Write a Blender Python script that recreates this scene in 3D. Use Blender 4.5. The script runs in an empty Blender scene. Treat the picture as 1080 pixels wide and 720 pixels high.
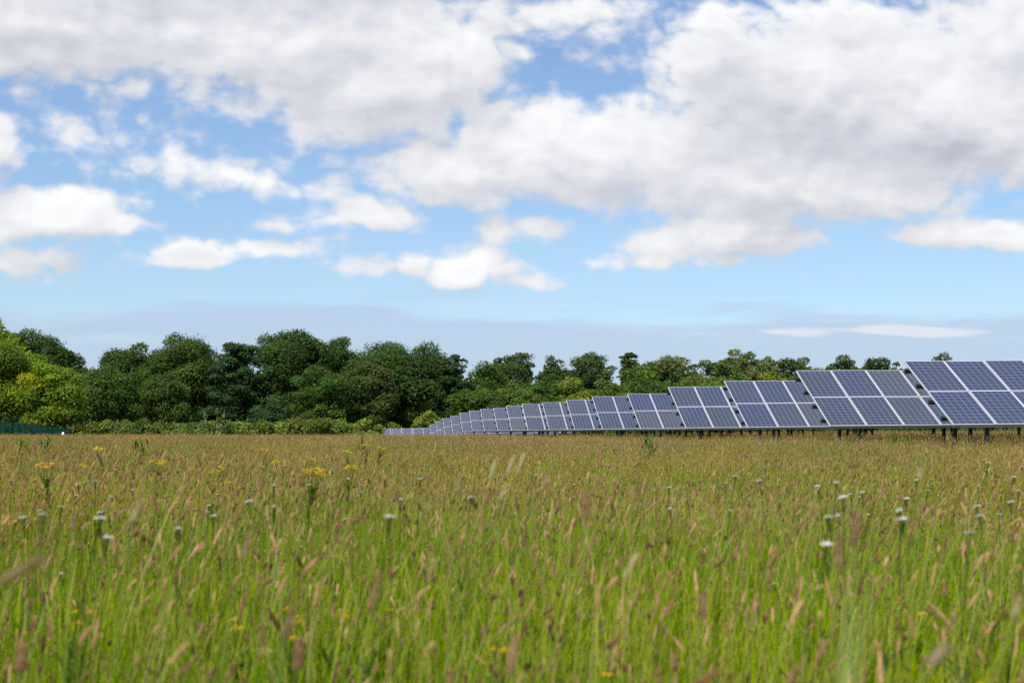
import bpy, math, random
import numpy as np
from mathutils import Vector, Matrix

random.seed(7)
rng = np.random.default_rng(11)
scene = bpy.context.scene
COL = scene.collection
PI = math.pi
F = 1500.0          # focal length in photo pixels (50 mm on 36 mm, 1080 px wide)
HZ = 457.0          # photo row of the horizon
EYE = 1.15

# ------------------------------------------------------------------ helpers
def tag(o, label=None, cat=None, group=None, kind=None):
    if label: o['label'] = label
    if cat: o['category'] = cat
    if group: o['group'] = group
    if kind: o['kind'] = kind
    return o

def empty(name, loc=(0, 0, 0), rz=0.0):
    o = bpy.data.objects.new(name, None)
    COL.objects.link(o)
    o.empty_display_size = 0.3
    o.location = loc
    o.rotation_euler = (0, 0, rz)
    return o

def mesh_np(name, V, faces, colors=None, mats=None, smooth=False, mat_idx=None):
    """faces: list of int arrays (n,k)."""
    me = bpy.data.meshes.new(name)
    V = np.asarray(V, dtype=np.float32)
    me.vertices.add(len(V))
    me.vertices.foreach_set('co', V.ravel())
    faces = [np.asarray(f, dtype=np.int32) for f in faces if len(f)]
    nl = sum(f.size for f in faces)
    nf = sum(len(f) for f in faces)
    me.loops.add(nl)
    me.loops.foreach_set('vertex_index', np.concatenate([f.ravel() for f in faces]))
    me.polygons.add(nf)
    starts, s = [], 0
    for f in faces:
        k = f.shape[1]
        starts.append(s + np.arange(len(f)) * k)
        s += f.size
    me.polygons.foreach_set('loop_start', np.concatenate(starts).astype(np.int32))
    if mat_idx is not None:
        me.polygons.foreach_set('material_index', np.asarray(mat_idx, dtype=np.int32))
    me.polygons.foreach_set('use_smooth', np.full(nf, bool(smooth)))
    if colors is not None:
        a = me.attributes.new('col', 'FLOAT_COLOR', 'POINT')
        c = np.ones((len(V), 4), dtype=np.float32)
        c[:, :3] = colors
        a.data.foreach_set('color', c.ravel())
    for m in (mats or []):
        me.materials.append(m)
    me.update(calc_edges=True)
    return me

def obj(name, me, parent=None, link=True):
    o = bpy.data.objects.new(name, me)
    if link: COL.objects.link(o)
    if parent is not None: o.parent = parent
    return o

class MB:
    """collects simple shapes into one mesh"""
    def __init__(s):
        s.v = []; s.q = []; s.t = []; s.n = 0
    def add(s, v, q=(), t=()):
        v = np.asarray(v, dtype=np.float32)
        s.v.append(v)
        if len(q): s.q.append(np.asarray(q, dtype=np.int32) + s.n)
        if len(t): s.t.append(np.asarray(t, dtype=np.int32) + s.n)
        s.n += len(v)
    def box(s, x0, x1, y0, y1, z0, z1, M=None):
        v = np.array([(x, y, z) for z in (z0, z1) for y in (y0, y1) for x in (x0, x1)], dtype=np.float32)
        if M is not None:
            v = np.array([M @ Vector(p) for p in v])
        s.add(v, [(0, 2, 3, 1), (4, 5, 7, 6), (0, 1, 5, 4), (2, 6, 7, 3), (0, 4, 6, 2), (1, 3, 7, 5)])
    def tube(s, pts, rad, k=6, cap=True):
        pts = np.asarray(pts, dtype=float); n = len(pts)
        rad = np.broadcast_to(np.asarray(rad, dtype=float), (n,))
        rings = []
        for i in range(n):
            d = pts[min(i + 1, n - 1)] - pts[max(i - 1, 0)]
            d = d / (np.linalg.norm(d) + 1e-9)
            a = np.array((1., 0, 0)) if abs(d[0]) < 0.8 else np.array((0, 1., 0))
            b = np.cross(d, a); b /= np.linalg.norm(b); c = np.cross(d, b)
            th = np.arange(k) * 2 * PI / k
            rings.append(pts[i] + rad[i] * (np.outer(np.cos(th), b) + np.outer(np.sin(th), c)))
        v = np.concatenate(rings)
        q = [(i * k + j, i * k + (j + 1) % k, (i + 1) * k + (j + 1) % k, (i + 1) * k + j)
             for i in range(n - 1) for j in range(k)]
        t = []
        if cap:
            v = np.concatenate([v, pts[:1], pts[-1:]])
            a, b = n * k, n * k + 1
            t = [(a, (j + 1) % k, j) for j in range(k)] + [(b, (n - 1) * k + j, (n - 1) * k + (j + 1) % k) for j in range(k)]
        s.add(v, q, t)
    def mesh(s, name, mat, colors=None, smooth=False):
        return mesh_np(name, np.concatenate(s.v),
                       [np.concatenate(l) for l in (s.q, s.t) if l],
                       colors, [mat], smooth)
    def build(s, name, mat, parent=None, colors=None, smooth=False):
        return obj(name, s.mesh(name, mat, colors, smooth), parent)

# ------------------------------------------------------------------ materials
def new_mat(name):
    m = bpy.data.materials.new(name)
    m.use_nodes = True
    nt = m.node_tree
    b = nt.nodes['Principled BSDF']
    return m, nt, b

def N(nt, t, **kw):
    n = nt.nodes.new(t)
    for k, v in kw.items():
        setattr(n, k, v)
    return n

def mathn(nt, op, a, b=None, c=None, clamp=False):
    n = nt.nodes.new('ShaderNodeMath'); n.operation = op; n.use_clamp = clamp
    for i, x in enumerate((a, b, c)):
        if x is None: continue
        if isinstance(x, (int, float)): n.inputs[i].default_value = x
        else: nt.links.new(x, n.inputs[i])
    return n.outputs[0]

def mixc(nt, fac, a, b, mode='MIX'):
    n = nt.nodes.new('ShaderNodeMix'); n.data_type = 'RGBA'; n.blend_type = mode
    for s, x in ((n.inputs[0], fac), (n.inputs[6], a), (n.inputs[7], b)):
        if isinstance(x, (int, float)): s.default_value = x
        elif isinstance(x, tuple): s.default_value = (*x, 1) if len(x) == 3 else x
        else: nt.links.new(x, s)
    return n.outputs[2]

def foliage_mat(name, transl=0.35, noise_scale=0.25, rough=0.6, spec=0.25, tintA=(1.0, 1.0, 1.0), tintB=(1, 1, 1), tr_tint=(1.1, 1.25, 0.3)):
    m, nt, b = new_mat(name)
    at = N(nt, 'ShaderNodeAttribute'); at.attribute_name = 'col'
    geo = N(nt, 'ShaderNodeNewGeometry')
    nz = N(nt, 'ShaderNodeTexNoise'); nz.inputs['Scale'].default_value = noise_scale; nz.inputs['Detail'].default_value = 3
    nt.links.new(geo.outputs['Position'], nz.inputs['Vector'])
    f = mathn(nt, 'MULTIPLY_ADD', nz.outputs['Fac'], 3.0, -1.0, clamp=True)
    tint = mixc(nt, f, tintA, tintB)
    c = mixc(nt, 1.0, at.outputs['Color'], tint, 'MULTIPLY')
    nt.links.new(c, b.inputs['Base Color'])
    b.inputs['Roughness'].default_value = rough
    b.inputs['Specular IOR Level'].default_value = spec
    tr = N(nt, 'ShaderNodeBsdfTranslucent')
    tc = mixc(nt, 1.0, c, tr_tint, 'MULTIPLY')
    nt.links.new(tc, tr.inputs['Color'])
    mx = N(nt, 'ShaderNodeMixShader'); mx.inputs[0].default_value = transl
    nt.links.new(b.outputs[0], mx.inputs[1]); nt.links.new(tr.outputs[0], mx.inputs[2])
    nt.links.new(mx.outputs[0], nt.nodes['Material Output'].inputs['Surface'])
    return m

def plain_mat(name, col, rough=0.5, metal=0.0, nscale=8.0, var=0.15):
    m, nt, b = new_mat(name)
    tc = N(nt, 'ShaderNodeTexCoord')
    nz = N(nt, 'ShaderNodeTexNoise'); nz.inputs['Scale'].default_value = nscale; nz.inputs['Detail'].default_value = 4
    nt.links.new(tc.outputs['Object'], nz.inputs['Vector'])
    d = tuple(c * (1 - var) for c in col); l = tuple(min(1, c * (1 + var)) for c in col)
    nt.links.new(mixc(nt, nz.outputs['Fac'], d, l), b.inputs['Base Color'])
    b.inputs['Roughness'].default_value = rough
    b.inputs['Metallic'].default_value = metal
    return m

M_GRASS = foliage_mat('meadow_grass', 0.45, 0.3, 1.0, 0.0, (0.74, 0.93, 0.8), (1.19, 1.12, 1.2))
M_LEAF = foliage_mat('tree_leaves', 0.36, 0.5, 0.6, 0.2, (0.82, 0.9, 0.9), (1.15, 1.1, 1.0))
M_FLOWER = foliage_mat('flower_petals', 0.3, 1.0, 0.6, 0.2, (0.95, 0.95, 0.95), (1.05, 1.05, 1.05), tr_tint=(1, 1, 1))
M_BARK = plain_mat('bark', (0.09, 0.07, 0.05), 0.9, 0, 3.0, 0.4)
M_PALEBARK = plain_mat('pale_dead_wood', (0.22, 0.20, 0.12), 0.9, 0, 3.0, 0.3)
M_ALU = plain_mat('module_frame_aluminium', (0.56, 0.57, 0.60), 0.4, 0.2, 3.0, 0.05)
M_STEEL = plain_mat('dark_support_steel', (0.028, 0.030, 0.034), 0.6, 0.2, 5.0, 0.3)
M_GALV = plain_mat('edge_rail', (0.20, 0.205, 0.21), 0.5, 0.3, 5.0, 0.1)
M_FENCE = plain_mat('green_fence_paint', (0.006, 0.115, 0.055), 0.8, 0, 2.0, 0.2)
M_WHITE = plain_mat('white_post_paint', (0.78, 0.78, 0.76), 0.6, 0, 6.0, 0.06)

def cell_mat():
    m, nt, b = new_mat('solar_cells')
    tc = N(nt, 'ShaderNodeTexCoord')
    sep = N(nt, 'ShaderNodeSeparateXYZ'); nt.links.new(tc.outputs['Object'], sep.inputs[0])
    oi = N(nt, 'ShaderNodeObjectInfo')
    W, H = 0.95, 1.56
    def grid(src, size, n, w):
        u = mathn(nt, 'MULTIPLY', src, n / size)
        fr = mathn(nt, 'FRACT', mathn(nt, 'ADD', u, 0.0))
        d = mathn(nt, 'ABSOLUTE', mathn(nt, 'SUBTRACT', fr, 0.5))      # 0.5 at a line
        return mathn(nt, 'GREATER_THAN', d, 0.5 - w * n / size / 2)
    gx = grid(mathn(nt, 'ADD', sep.outputs[0], W), W, 6, 0.011)
    gy = grid(mathn(nt, 'ADD', sep.outputs[1], H), H, 10, 0.010)
    # two busbars inside each cell
    bx = grid(mathn(nt, 'ADD', sep.outputs[0], W + W / 12 + W / 36), W, 18, 0.0025)
    line = mathn(nt, 'MAXIMUM', gx, gy)
    # poly-crystalline flakes
    vo = N(nt, 'ShaderNodeTexVoronoi'); vo.inputs['Scale'].default_value = 45
    nt.links.new(tc.outputs['Object'], vo.inputs['Vector'])
    blue = mixc(nt, vo.outputs['Color'], (0.021, 0.029, 0.056), (0.034, 0.046, 0.084))
    # modules from several batches: some browner, some bluer
    cr = N(nt, 'ShaderNodeValToRGB'); nt.links.new(oi.outputs['Alpha'], cr.inputs[0])
    e = cr.color_ramp.elements
    e[0].position = 0.0; e[0].color = (0.95, 1.0, 1.1, 1)
    e[1].position = 0.55; e[1].color = (1.12, 1.06, 1.0, 1)
    x = e.new(0.8); x.color = (1.15, 1.08, 0.98, 1)
    x = e.new(0.94); x.color = (1.55, 1.32, 1.0, 1)
    blue = mixc(nt, 1.0, blue, cr.outputs[0], 'MULTIPLY')
    c1 = mixc(nt, mathn(nt, 'MULTIPLY', bx, 0.35), blue, (0.30, 0.31, 0.36))
    c2 = mixc(nt, mathn(nt, 'MULTIPLY', line, 0.42), c1, (0.42, 0.43, 0.48))
    nt.links.new(c2, b.inputs['Base Color'])
    b.inputs['Roughness'].default_value = 0.28
    b.inputs['Specular IOR Level'].default_value = 0.5
    b.inputs['Coat Weight'].default_value = 0.5
    b.inputs['Coat Roughness'].default_value = 0.12
    return m
M_CELL = cell_mat()

# ------------------------------------------------------------------ terrain
TY = np.array([-80, 3, 10, 20, 30, 45, 70, 100, 115, 121, 127, 134, 140, 150, 170, 200, 300, 3000], float)
TZ = np.array([.05, .05, .10, .20, .27, .30, .32, .33, .26, .12, -.02, -.28, -.54, -.82, -.95, -1.0, -1.0, -1.0], float)
def ground(x, y):
    x = np.asarray(x, float); y = np.asarray(y, float)
    z = 0
    for d in (-4, -2, 0, 2, 4):                       # softened knots
        z = z + np.interp(y + d * np.clip(y / 40, .2, 1.5), TY, TZ) / 5
    left = np.clip((-x - 2) / 25, 0, 1) * np.clip((y - 40) / 60, 0, 1) * np.clip((240 - y) / 90, 0, 1)
    right = np.clip((x - 4) / 14, 0, 1) * np.clip((y - 20) / 30, 0, 1) * np.clip((125 - y) / 25, 0, 1)
    left2 = np.clip((-x - 2) / 25, 0, 1) * np.clip((y - 112) / 35, 0, 1) * np.clip((240 - y) / 70, 0, 1)
    return z + 0.02 * left + 0.55 * left2 + 0.2 * right + 0.03 * np.sin(x * .35 + 1) * np.sin(y * .28)
def gz(x, y): return float(ground(x, y))

def graded(a, b, n, p):
    t = np.linspace(0, 1, n)
    return a + (b - a) * t ** p
ys = np.concatenate([graded(-80, -2, 10, 1)[:-1], np.arange(-2, 60, 2), np.arange(60, 200, 3), graded(200, 3500, 16, 2.5)])
xp = np.concatenate([np.arange(0, 60, 2.5), graded(60, 2500, 18, 2.5)])
xs = np.concatenate([-xp[:0:-1], xp])
X, Y = np.meshgrid(xs, ys)
V = np.stack([X.ravel(), Y.ravel(), ground(X, Y).ravel()], 1)
nx, ny = len(xs), len(ys)
i, j = np.meshgrid(np.arange(nx - 1), np.arange(ny - 1))
a = (j * nx + i).ravel()
Q = np.stack([a, a + 1, a + nx + 1, a + nx], 1)
m, nt, b = new_mat('meadow_soil')
geo = N(nt, 'ShaderNodeNewGeometry')
n1 = N(nt, 'ShaderNodeTexNoise'); n1.inputs['Scale'].default_value = 0.6; n1.inputs['Detail'].default_value = 8
n2 = N(nt, 'ShaderNodeTexNoise'); n2.inputs['Scale'].default_value = 14; n2.inputs['Detail'].default_value = 6
for n_ in (n1, n2): nt.links.new(geo.outputs['Position'], n_.inputs['Vector'])
c = mixc(nt, n1.outputs['Fac'], (0.035, 0.055, 0.012), (0.10, 0.085, 0.035))
c = mixc(nt, n2.outputs['Fac'], c, (0.05, 0.06, 0.015))
nt.links.new(c, b.inputs['Base Color']); b.inputs['Roughness'].default_value = 0.95
tag(obj('ground', mesh_np('ground', V, [Q], None, [m], True)), kind='structure')

# straw-coloured field glimpsed beyond the hedge, on a low rise
fx = np.linspace(-26, -6, 12); fy = np.linspace(176, 200, 8)
X, Y = np.meshgrid(fx, fy)
Z = ground(X, Y) + 0.03 + np.clip((Y - 176) / 14, 0, 1) * 3.0 * np.exp(-((X + 16) / 7) ** 2)
V = np.stack([X.ravel(), Y.ravel(), Z.ravel()], 1)
i, j = np.meshgrid(np.arange(11), np.arange(7)); a = (j * 12 + i).ravel()
m = plain_mat('ripe_straw', (0.42, 0.31, 0.12), 0.9, 0, 1.5, 0.2)
tag(obj('straw_field', mesh_np('straw_field', V, [np.stack([a, a + 1, a + 13, a + 12], 1)], None, [m], True)), kind='structure')

# ------------------------------------------------------------------ grass tiles (kept out of the scene, instanced by the meadow)
def unit(v): return v / (np.linalg.norm(v, axis=-1, keepdims=True) + 1e-9)

class Acc:
    def __init__(s): s.v = []; s.c = []; s.q = []; s.t = []; s.n = 0
    def add(s, v, c, q=None, t=None):
        s.v.append(v.reshape(-1, 3)); s.c.append(np.clip(c.reshape(-1, 3), 0, 1))
        if q is not None: s.q.append(q.reshape(-1, 4) + s.n)
        if t is not None: s.t.append(t.reshape(-1, 3) + s.n)
        s.n += len(s.v[-1])
    def mesh(s, name, mat, smooth=False):
        return mesh_np(name, np.concatenate(s.v), [np.concatenate(l) for l in (s.q, s.t) if l],
                       np.concatenate(s.c), [mat], smooth)

def blades(acc, base, h, w, lean_dir, lean, col_b, col_t, seg=4):
    """curved flat blades; base (n,3), h,w (n,), lean_dir (n,2), lean (n,) horizontal reach as share of h"""
    n = len(base)
    ang = rng.uniform(0, 2 * PI, n)
    side = np.stack([np.cos(ang), np.sin(ang), np.zeros(n)], 1)
    vs, cs = [], []
    for k in range(seg + 1):
        t = k / seg
        r = lean * h * t ** 2
        p = base + np.stack([lean_dir[:, 0] * r, lean_dir[:, 1] * r, h * (t - 0.18 * np.clip(lean, 0, 2) * t ** 2)], 1)
        ww = w * (1 - t ** 2.2) + 0.0004
        vs += [p - side * ww[:, None] / 2, p + side * ww[:, None] / 2]
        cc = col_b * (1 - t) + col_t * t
        cs += [cc, cc]
    V = np.stack(vs, 1); C = np.stack(cs, 1)
    K = 2 * (seg + 1)
    q = np.array([(2 * k, 2 * k + 1, 2 * k + 3, 2 * k + 2) for k in range(seg)])
    Qd = (np.arange(n)[:, None, None] * K + q[None])
    acc.add(V, C, q=Qd)

def stems(acc, base, tip, bow, w, col, seg=3):
    n = len(base); k3 = 3
    vs, cs = [], []
    th = np.arange(k3) * 2 * PI / k3
    off = np.stack([np.cos(th), np.sin(th), np.zeros(k3)], 1)
    for k in range(seg + 1):
        t = k / seg
        p = base * (1 - t) + tip * t + bow * (t * (1 - t))
        rr = w * (1 - 0.45 * t) / 2
        for j in range(k3):
            vs.append(p + off[j] * rr[:, None]); cs.append(col)
    V = np.stack(vs, 1); C = np.stack(cs, 1)
    K = k3 * (seg + 1)
    q = np.array([(k * k3 + j, k * k3 + (j + 1) % k3, (k + 1) * k3 + (j + 1) % k3, (k + 1) * k3 + j) for k in range(seg) for j in range(k3)])
    acc.add(V, C, q=np.arange(n)[:, None, None] * K + q[None])

def heads(acc, p0, d, L, R, col, fluff=10, fl=1.0, sides=5):
    """spindle seed heads from p0 along d with tiny bristles"""
    n = len(p0)
    d = unit(d)
    a = np.where(np.abs(d[:, :1]) < .8, np.array([[1., 0, 0]]), np.array([[0, 1., 0]]))
    b1 = unit(np.cross(d, a)); b2 = np.cross(d, b1)
    prof = np.array([0.25, 0.85, 1.0, 0.8, 0.12]); tt = np.array([0, .2, .5, .8, 1.0])
    vs, cs = [], []
    for r, t in zip(prof, tt):
        jit = rng.uniform(.75, 1.25, (n, sides))
        for j in range(sides):
            th = j * 2 * PI / sides + t * 1.3
            o = (b1 * math.cos(th) + b2 * math.sin(th)) * (R * r * jit[:, j])[:, None]
            vs.append(p0 + d * (L * t)[:, None] + o); cs.append(col * (rng.uniform(.75, 1.25, (n, 1))))
    V = np.stack(vs, 1); C = np.stack(cs, 1)
    K = sides * 5
    q = np.array([(k * sides + j, k * sides + (j + 1) % sides, (k + 1) * sides + (j + 1) % sides, (k + 1) * sides + j) for k in range(4) for j in range(sides)])
    acc.add(V, C, q=np.arange(n)[:, None, None] * K + q[None])
    if fluff:
        m_ = n * fluff
        pp = np.repeat(p0, fluff, 0); dd = np.repeat(d, fluff, 0); LL = np.repeat(L, fluff); RR = np.repeat(R, fluff)
        t = rng.uniform(.05, 1, m_); th = rng.uniform(0, 2 * PI, m_)
        rad = np.repeat(b1, fluff, 0) * np.cos(th)[:, None] + np.repeat(b2, fluff, 0) * np.sin(th)[:, None]
        c0 = pp + dd * (LL * t)[:, None] + rad * (RR * .6)[:, None]
        tipv = c0 + (rad * rng.uniform(.7, 1.5, (m_, 1)) + dd * rng.uniform(.4, 1.6, (m_, 1))) * (RR * fl)[:, None]
        sd = np.cross(rad, dd) * (RR * .35)[:, None]
        V = np.stack([c0 - sd, c0 + sd, tipv], 1)
        C = np.repeat(np.repeat(col, fluff, 0)[:, None, :] * rng.uniform(.8, 1.45, (m_, 1, 1)), 3, 1)
        acc.add(V, C, t=np.arange(m_ * 3).reshape(m_, 3))

WIND = np.array([0.35, 0.05])
HEADCOL = np.array([1.2, 1.07, .88]) * np.array([(.36, .24, .15), (.29, .175, .12), (.44, .32, .19), (.45, .34, .21), (.19, .11, .075), (.40, .25, .19), (.36, .26, .15), (.34, .20, .14), (.25, .15, .10)])
def make_tile(name, nb, ns, green, head_p, S=0.56, hscale=1.0, bw=1.0, bh=.40, culm=1.0):
    acc = Acc()
    def spots(n):
        return np.stack([rng.uniform(-S, S, n), rng.uniform(-S, S, n), np.full(n, -.03)], 1)
    # low thatch
    n = int(nb * .35)
    ld = unit(rng.normal(size=(n, 2)))
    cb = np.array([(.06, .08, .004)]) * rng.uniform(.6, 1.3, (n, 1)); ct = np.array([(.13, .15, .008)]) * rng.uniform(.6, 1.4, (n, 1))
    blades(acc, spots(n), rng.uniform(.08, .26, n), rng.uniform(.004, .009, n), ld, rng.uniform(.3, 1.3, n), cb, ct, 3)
    # green blades; clustered into tussocks
    n = nb
    nc = 26
    cx = rng.uniform(-S, S, (nc, 2)); k = rng.integers(0, nc, n)
    p = spots(n)
    cl = rng.random(n) < .6
    p[cl, :2] = (cx[k] + rng.normal(size=(n, 2)) * .05)[cl]
    ld = unit(rng.normal(size=(n, 2)) + WIND * 1.2)
    g = rng.random(n)[:, None]
    gA = np.array([(.092, .152, .001)]); gB = np.array([(.235, .280, .002)])
    base = gA * (1 - g) + gB * g
    base = base * rng.uniform(.75, 1.25, (n, 1)) * np.array([[green[0], green[1], green[2]]])
    dry = rng.random(n) < .10
    base[dry] = np.array([(.30, .24, .10)]) * rng.uniform(.7, 1.2, (dry.sum(), 1))
    h = np.clip(rng.normal(bh, .09, n), .15, .66) * hscale
    blades(acc, p, h, rng.uniform(.0035, .0085, n) * bw, ld, np.abs(rng.normal(.2, .18, n)), base * .5, base * 1.3, 4)  # shade of the gaps painted in: blade colour darkened towards the foot
    # pale bare culms
    n = int((ns * .55 + 22) * culm)
    p = spots(n)
    h = np.clip(rng.normal(.50, .08, n), .3, .68) * hscale
    lean = (rng.normal(size=(n, 2)) * .12 + WIND * .32) * h[:, None]
    tip = p + np.concatenate([lean, h[:, None]], 1)
    mixv = rng.random(n)[:, None]
    stems(acc, p, tip, np.concatenate([-lean * .8, np.zeros((n, 1))], 1), rng.uniform(.0034, .0062, n), np.array([(.28, .35, .008)]) * (1 - mixv) + np.array([(.48, .45, .08)]) * mixv)
    # flowering stems
    n = ns
    p = spots(n)
    h = np.clip(rng.normal(.53, .085, n), .32, .74) * hscale
    lean = (rng.normal(size=(n, 2)) * .13 + WIND * .28) * h[:, None]
    tip = p + np.concatenate([lean, h[:, None]], 1)
    bow = np.concatenate([-lean * .8, np.zeros((n, 1))], 1) + rng.normal(size=(n, 3)) * np.array([.06, .06, 0])
    mixv = rng.random(n)[:, None]
    sc = np.array([(.17, .23, .006)]) * (1 - mixv) + np.array([(.38, .34, .08)]) * mixv
    stems(acc, p, tip, bow, rng.uniform(.0020, .0040, n), sc)
    d = (tip - p) - bow + rng.normal(size=(n, 3)) * .12
    d = unit(d)
    kind = rng.random(n)
    hc = HEADCOL[rng.integers(0, len(HEADCOL), n)] * rng.uniform(.8, 1.2, (n, 1))
    # dense spikes (fog, foxtail, sweet vernal)
    s = kind < .62 * head_p
    heads(acc, tip[s] - d[s] * .008, d[s], rng.uniform(.022, .060, s.sum()), rng.uniform(.0023, .0048, s.sum()), hc[s], 14, 1.0)
    # plantain knobs
    s = (kind >= .62 * head_p) & (kind < .78 * head_p)
    heads(acc, tip[s], d[s], rng.uniform(.014, .03, s.sum()), rng.uniform(.0045, .0065, s.sum()), hc[s] * .6, 6, .8)
    # open panicles: cloud of tiny spikelets
    s = (kind >= .78 * head_p)
    m_ = s.sum(); kk = 22
    pp = np.repeat(tip[s], kk, 0); dd = np.repeat(d[s], kk, 0)
    t = rng.uniform(-.10, .05, (m_ * kk, 1))
    off = rng.normal(size=(m_ * kk, 3)) * np.array([.014, .014, .006]) * (1.2 - (t + .1) * 5).clip(.25)
    c0 = pp + dd * t + off
    sz = rng.uniform(.0025, .0055, (m_ * kk, 1))
    v = np.stack([c0 - unit(rng.normal(size=c0.shape)) * sz * .5, c0 + unit(rng.normal(size=c0.shape)) * sz * .5, c0 + dd * sz * 2.2], 1)
    cc = np.repeat(np.repeat(hc[s] * 1.1, kk, 0)[:, None, :], 3, 1)
    acc.add(v, cc, t=np.arange(m_ * kk * 3).reshape(-1, 3))
    # a few taller loose stems with longer heads
    n = 6
    p = spots(n)
    h = rng.uniform(.58, .76, n) * hscale
    lean = (rng.normal(size=(n, 2)) * .16 + WIND * .45) * h[:, None]
    tip = p + np.concatenate([lean, h[:, None]], 1)
    bow = np.concatenate([-lean * .9, np.zeros((n, 1))], 1)
    mixv = rng.random(n)[:, None]
    stems(acc, p, tip, bow, rng.uniform(.003, .005, n), np.array([(.26, .31, .05)]) * (1 - mixv) + np.array([(.50, .45, .20)]) * mixv, 5)
    d = unit((tip - p) - bow + rng.normal(size=(n, 3)) * .15)
    heads(acc, tip - d * .01, d, rng.uniform(.035, .075, n), rng.uniform(.0026, .0048, n), HEADCOL[rng.integers(0, len(HEADCOL), n)] * rng.uniform(.85, 1.15, (n, 1)), 26, 1.3)
    return obj(name, acc.mesh(name, M_GRASS), None, link=False)

tiles = bpy.data.collections.new('grass_tiles')          # source pieces only, not linked to the scene
TS = []
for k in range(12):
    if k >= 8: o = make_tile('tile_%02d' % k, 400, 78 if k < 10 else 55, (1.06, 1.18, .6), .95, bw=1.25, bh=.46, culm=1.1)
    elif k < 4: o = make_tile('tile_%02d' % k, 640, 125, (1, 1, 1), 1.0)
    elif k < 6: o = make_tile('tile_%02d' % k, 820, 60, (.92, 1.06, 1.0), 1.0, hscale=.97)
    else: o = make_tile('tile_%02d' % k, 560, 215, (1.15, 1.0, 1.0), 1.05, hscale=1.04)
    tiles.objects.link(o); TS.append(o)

def vnoise(x, y, s, seed):
    r = np.random.default_rng(seed); out = 0
    for q in range(5):
        a = r.uniform(0, 2 * PI); f = s * r.uniform(.6, 1.7); ph = r.uniform(0, 2 * PI)
        out = out + np.sin((x * math.cos(a) + y * math.sin(a)) * f + ph)
    return out / 5
pts, scl, rot, idx = [], [], [], []
def fill(y0, y1, step, sx):
    for y in np.arange(y0, y1, step):
        half = .47 * max(y, 0) + 3.2
        for x in np.arange(-half, half, step):
            px = x + rng.uniform(-.3, .3) * step; py = y + rng.uniform(-.3, .3) * step
            if px * px + (py) ** 2 < .55 ** 2: continue
            pts.append((px, py, gz(px, py)))
            nr = 1 + .08 * np.clip((11 - py) / 6, 0, 1)
            hs = (1 + (.20 if py < 35 else .12) * vnoise(px, py, .9, 3) + rng.uniform(-.07, .07)) * nr
            scl.append((sx * nr, sx * nr, hs))
            rot.append((0, 0, rng.uniform(-.7, .7)))
            v = vnoise(px, py, .55, 5) * .8 + rng.normal() * .35 + np.clip((8 - py) / 8, -.4, .7)
            if rng.random() < np.clip((9 - py) / 4, 0, .85): idx.append(int(rng.integers(8, 12)))
            elif v > .45: idx.append(int(rng.integers(4, 6)))
            elif v < -.35: idx.append(int(rng.integers(6, 8)))
            else: idx.append(int(rng.integers(0, 4)))
fill(-2.5, 12, .72, 1.0)
fill(12, 40, .85, 1.05)
fill(40, 152, 1.15, 1.35)
me = bpy.data.meshes.new('meadow')
me.vertices.add(len(pts)); me.vertices.foreach_set('co', np.array(pts, dtype=np.float32).ravel())
for nm, ty, dat, key in (('scl', 'FLOAT_VECTOR', scl, 'vector'), ('rot', 'FLOAT_VECTOR', rot, 'vector'), ('idx', 'INT', idx, 'value')):
    at = me.attributes.new(nm, ty, 'POINT')
    at.data.foreach_set(key, np.array(dat, dtype=np.int32 if ty == 'INT' else np.float32).ravel())
meadow = obj('meadow_grass', me)
tag(meadow, 'tall flowering meadow grass with brown seed heads covering the field', 'grass', kind='stuff')
ng = bpy.data.node_groups.new('meadow_scatter', 'GeometryNodeTree')
ng.interface.new_socket('Geometry', in_out='INPUT', socket_type='NodeSocketGeometry')
ng.interface.new_socket('Geometry', in_out='OUTPUT', socket_type='NodeSocketGeometry')
gi = ng.nodes.new('NodeGroupInput'); go = ng.nodes.new('NodeGroupOutput')
ci = ng.nodes.new('GeometryNodeCollectionInfo'); ci.inputs['Collection'].default_value = tiles
ci.inputs['Separate Children'].default_value = True; ci.inputs['Reset Children'].default_value = True
ip = ng.nodes.new('GeometryNodeInstanceOnPoints'); ip.inputs['Pick Instance'].default_value = True
def named(nm, ty):
    n = ng.nodes.new('GeometryNodeInputNamedAttribute'); n.data_type = ty; n.inputs['Name'].default_value = nm
    return n.outputs['Attribute']
ng.links.new(gi.outputs[0], ip.inputs['Points'])
ng.links.new(ci.outputs[0], ip.inputs['Instance'])
ng.links.new(named('idx', 'INT'), ip.inputs['Instance Index'])
ng.links.new(named('rot', 'FLOAT_VECTOR'), ip.inputs['Rotation'])
ng.links.new(named('scl', 'FLOAT_VECTOR'), ip.inputs['Scale'])
ng.links.new(ip.outputs[0], go.inputs[0])
md = meadow.modifiers.new('scatter', 'NODES'); md.node_group = ng

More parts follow.
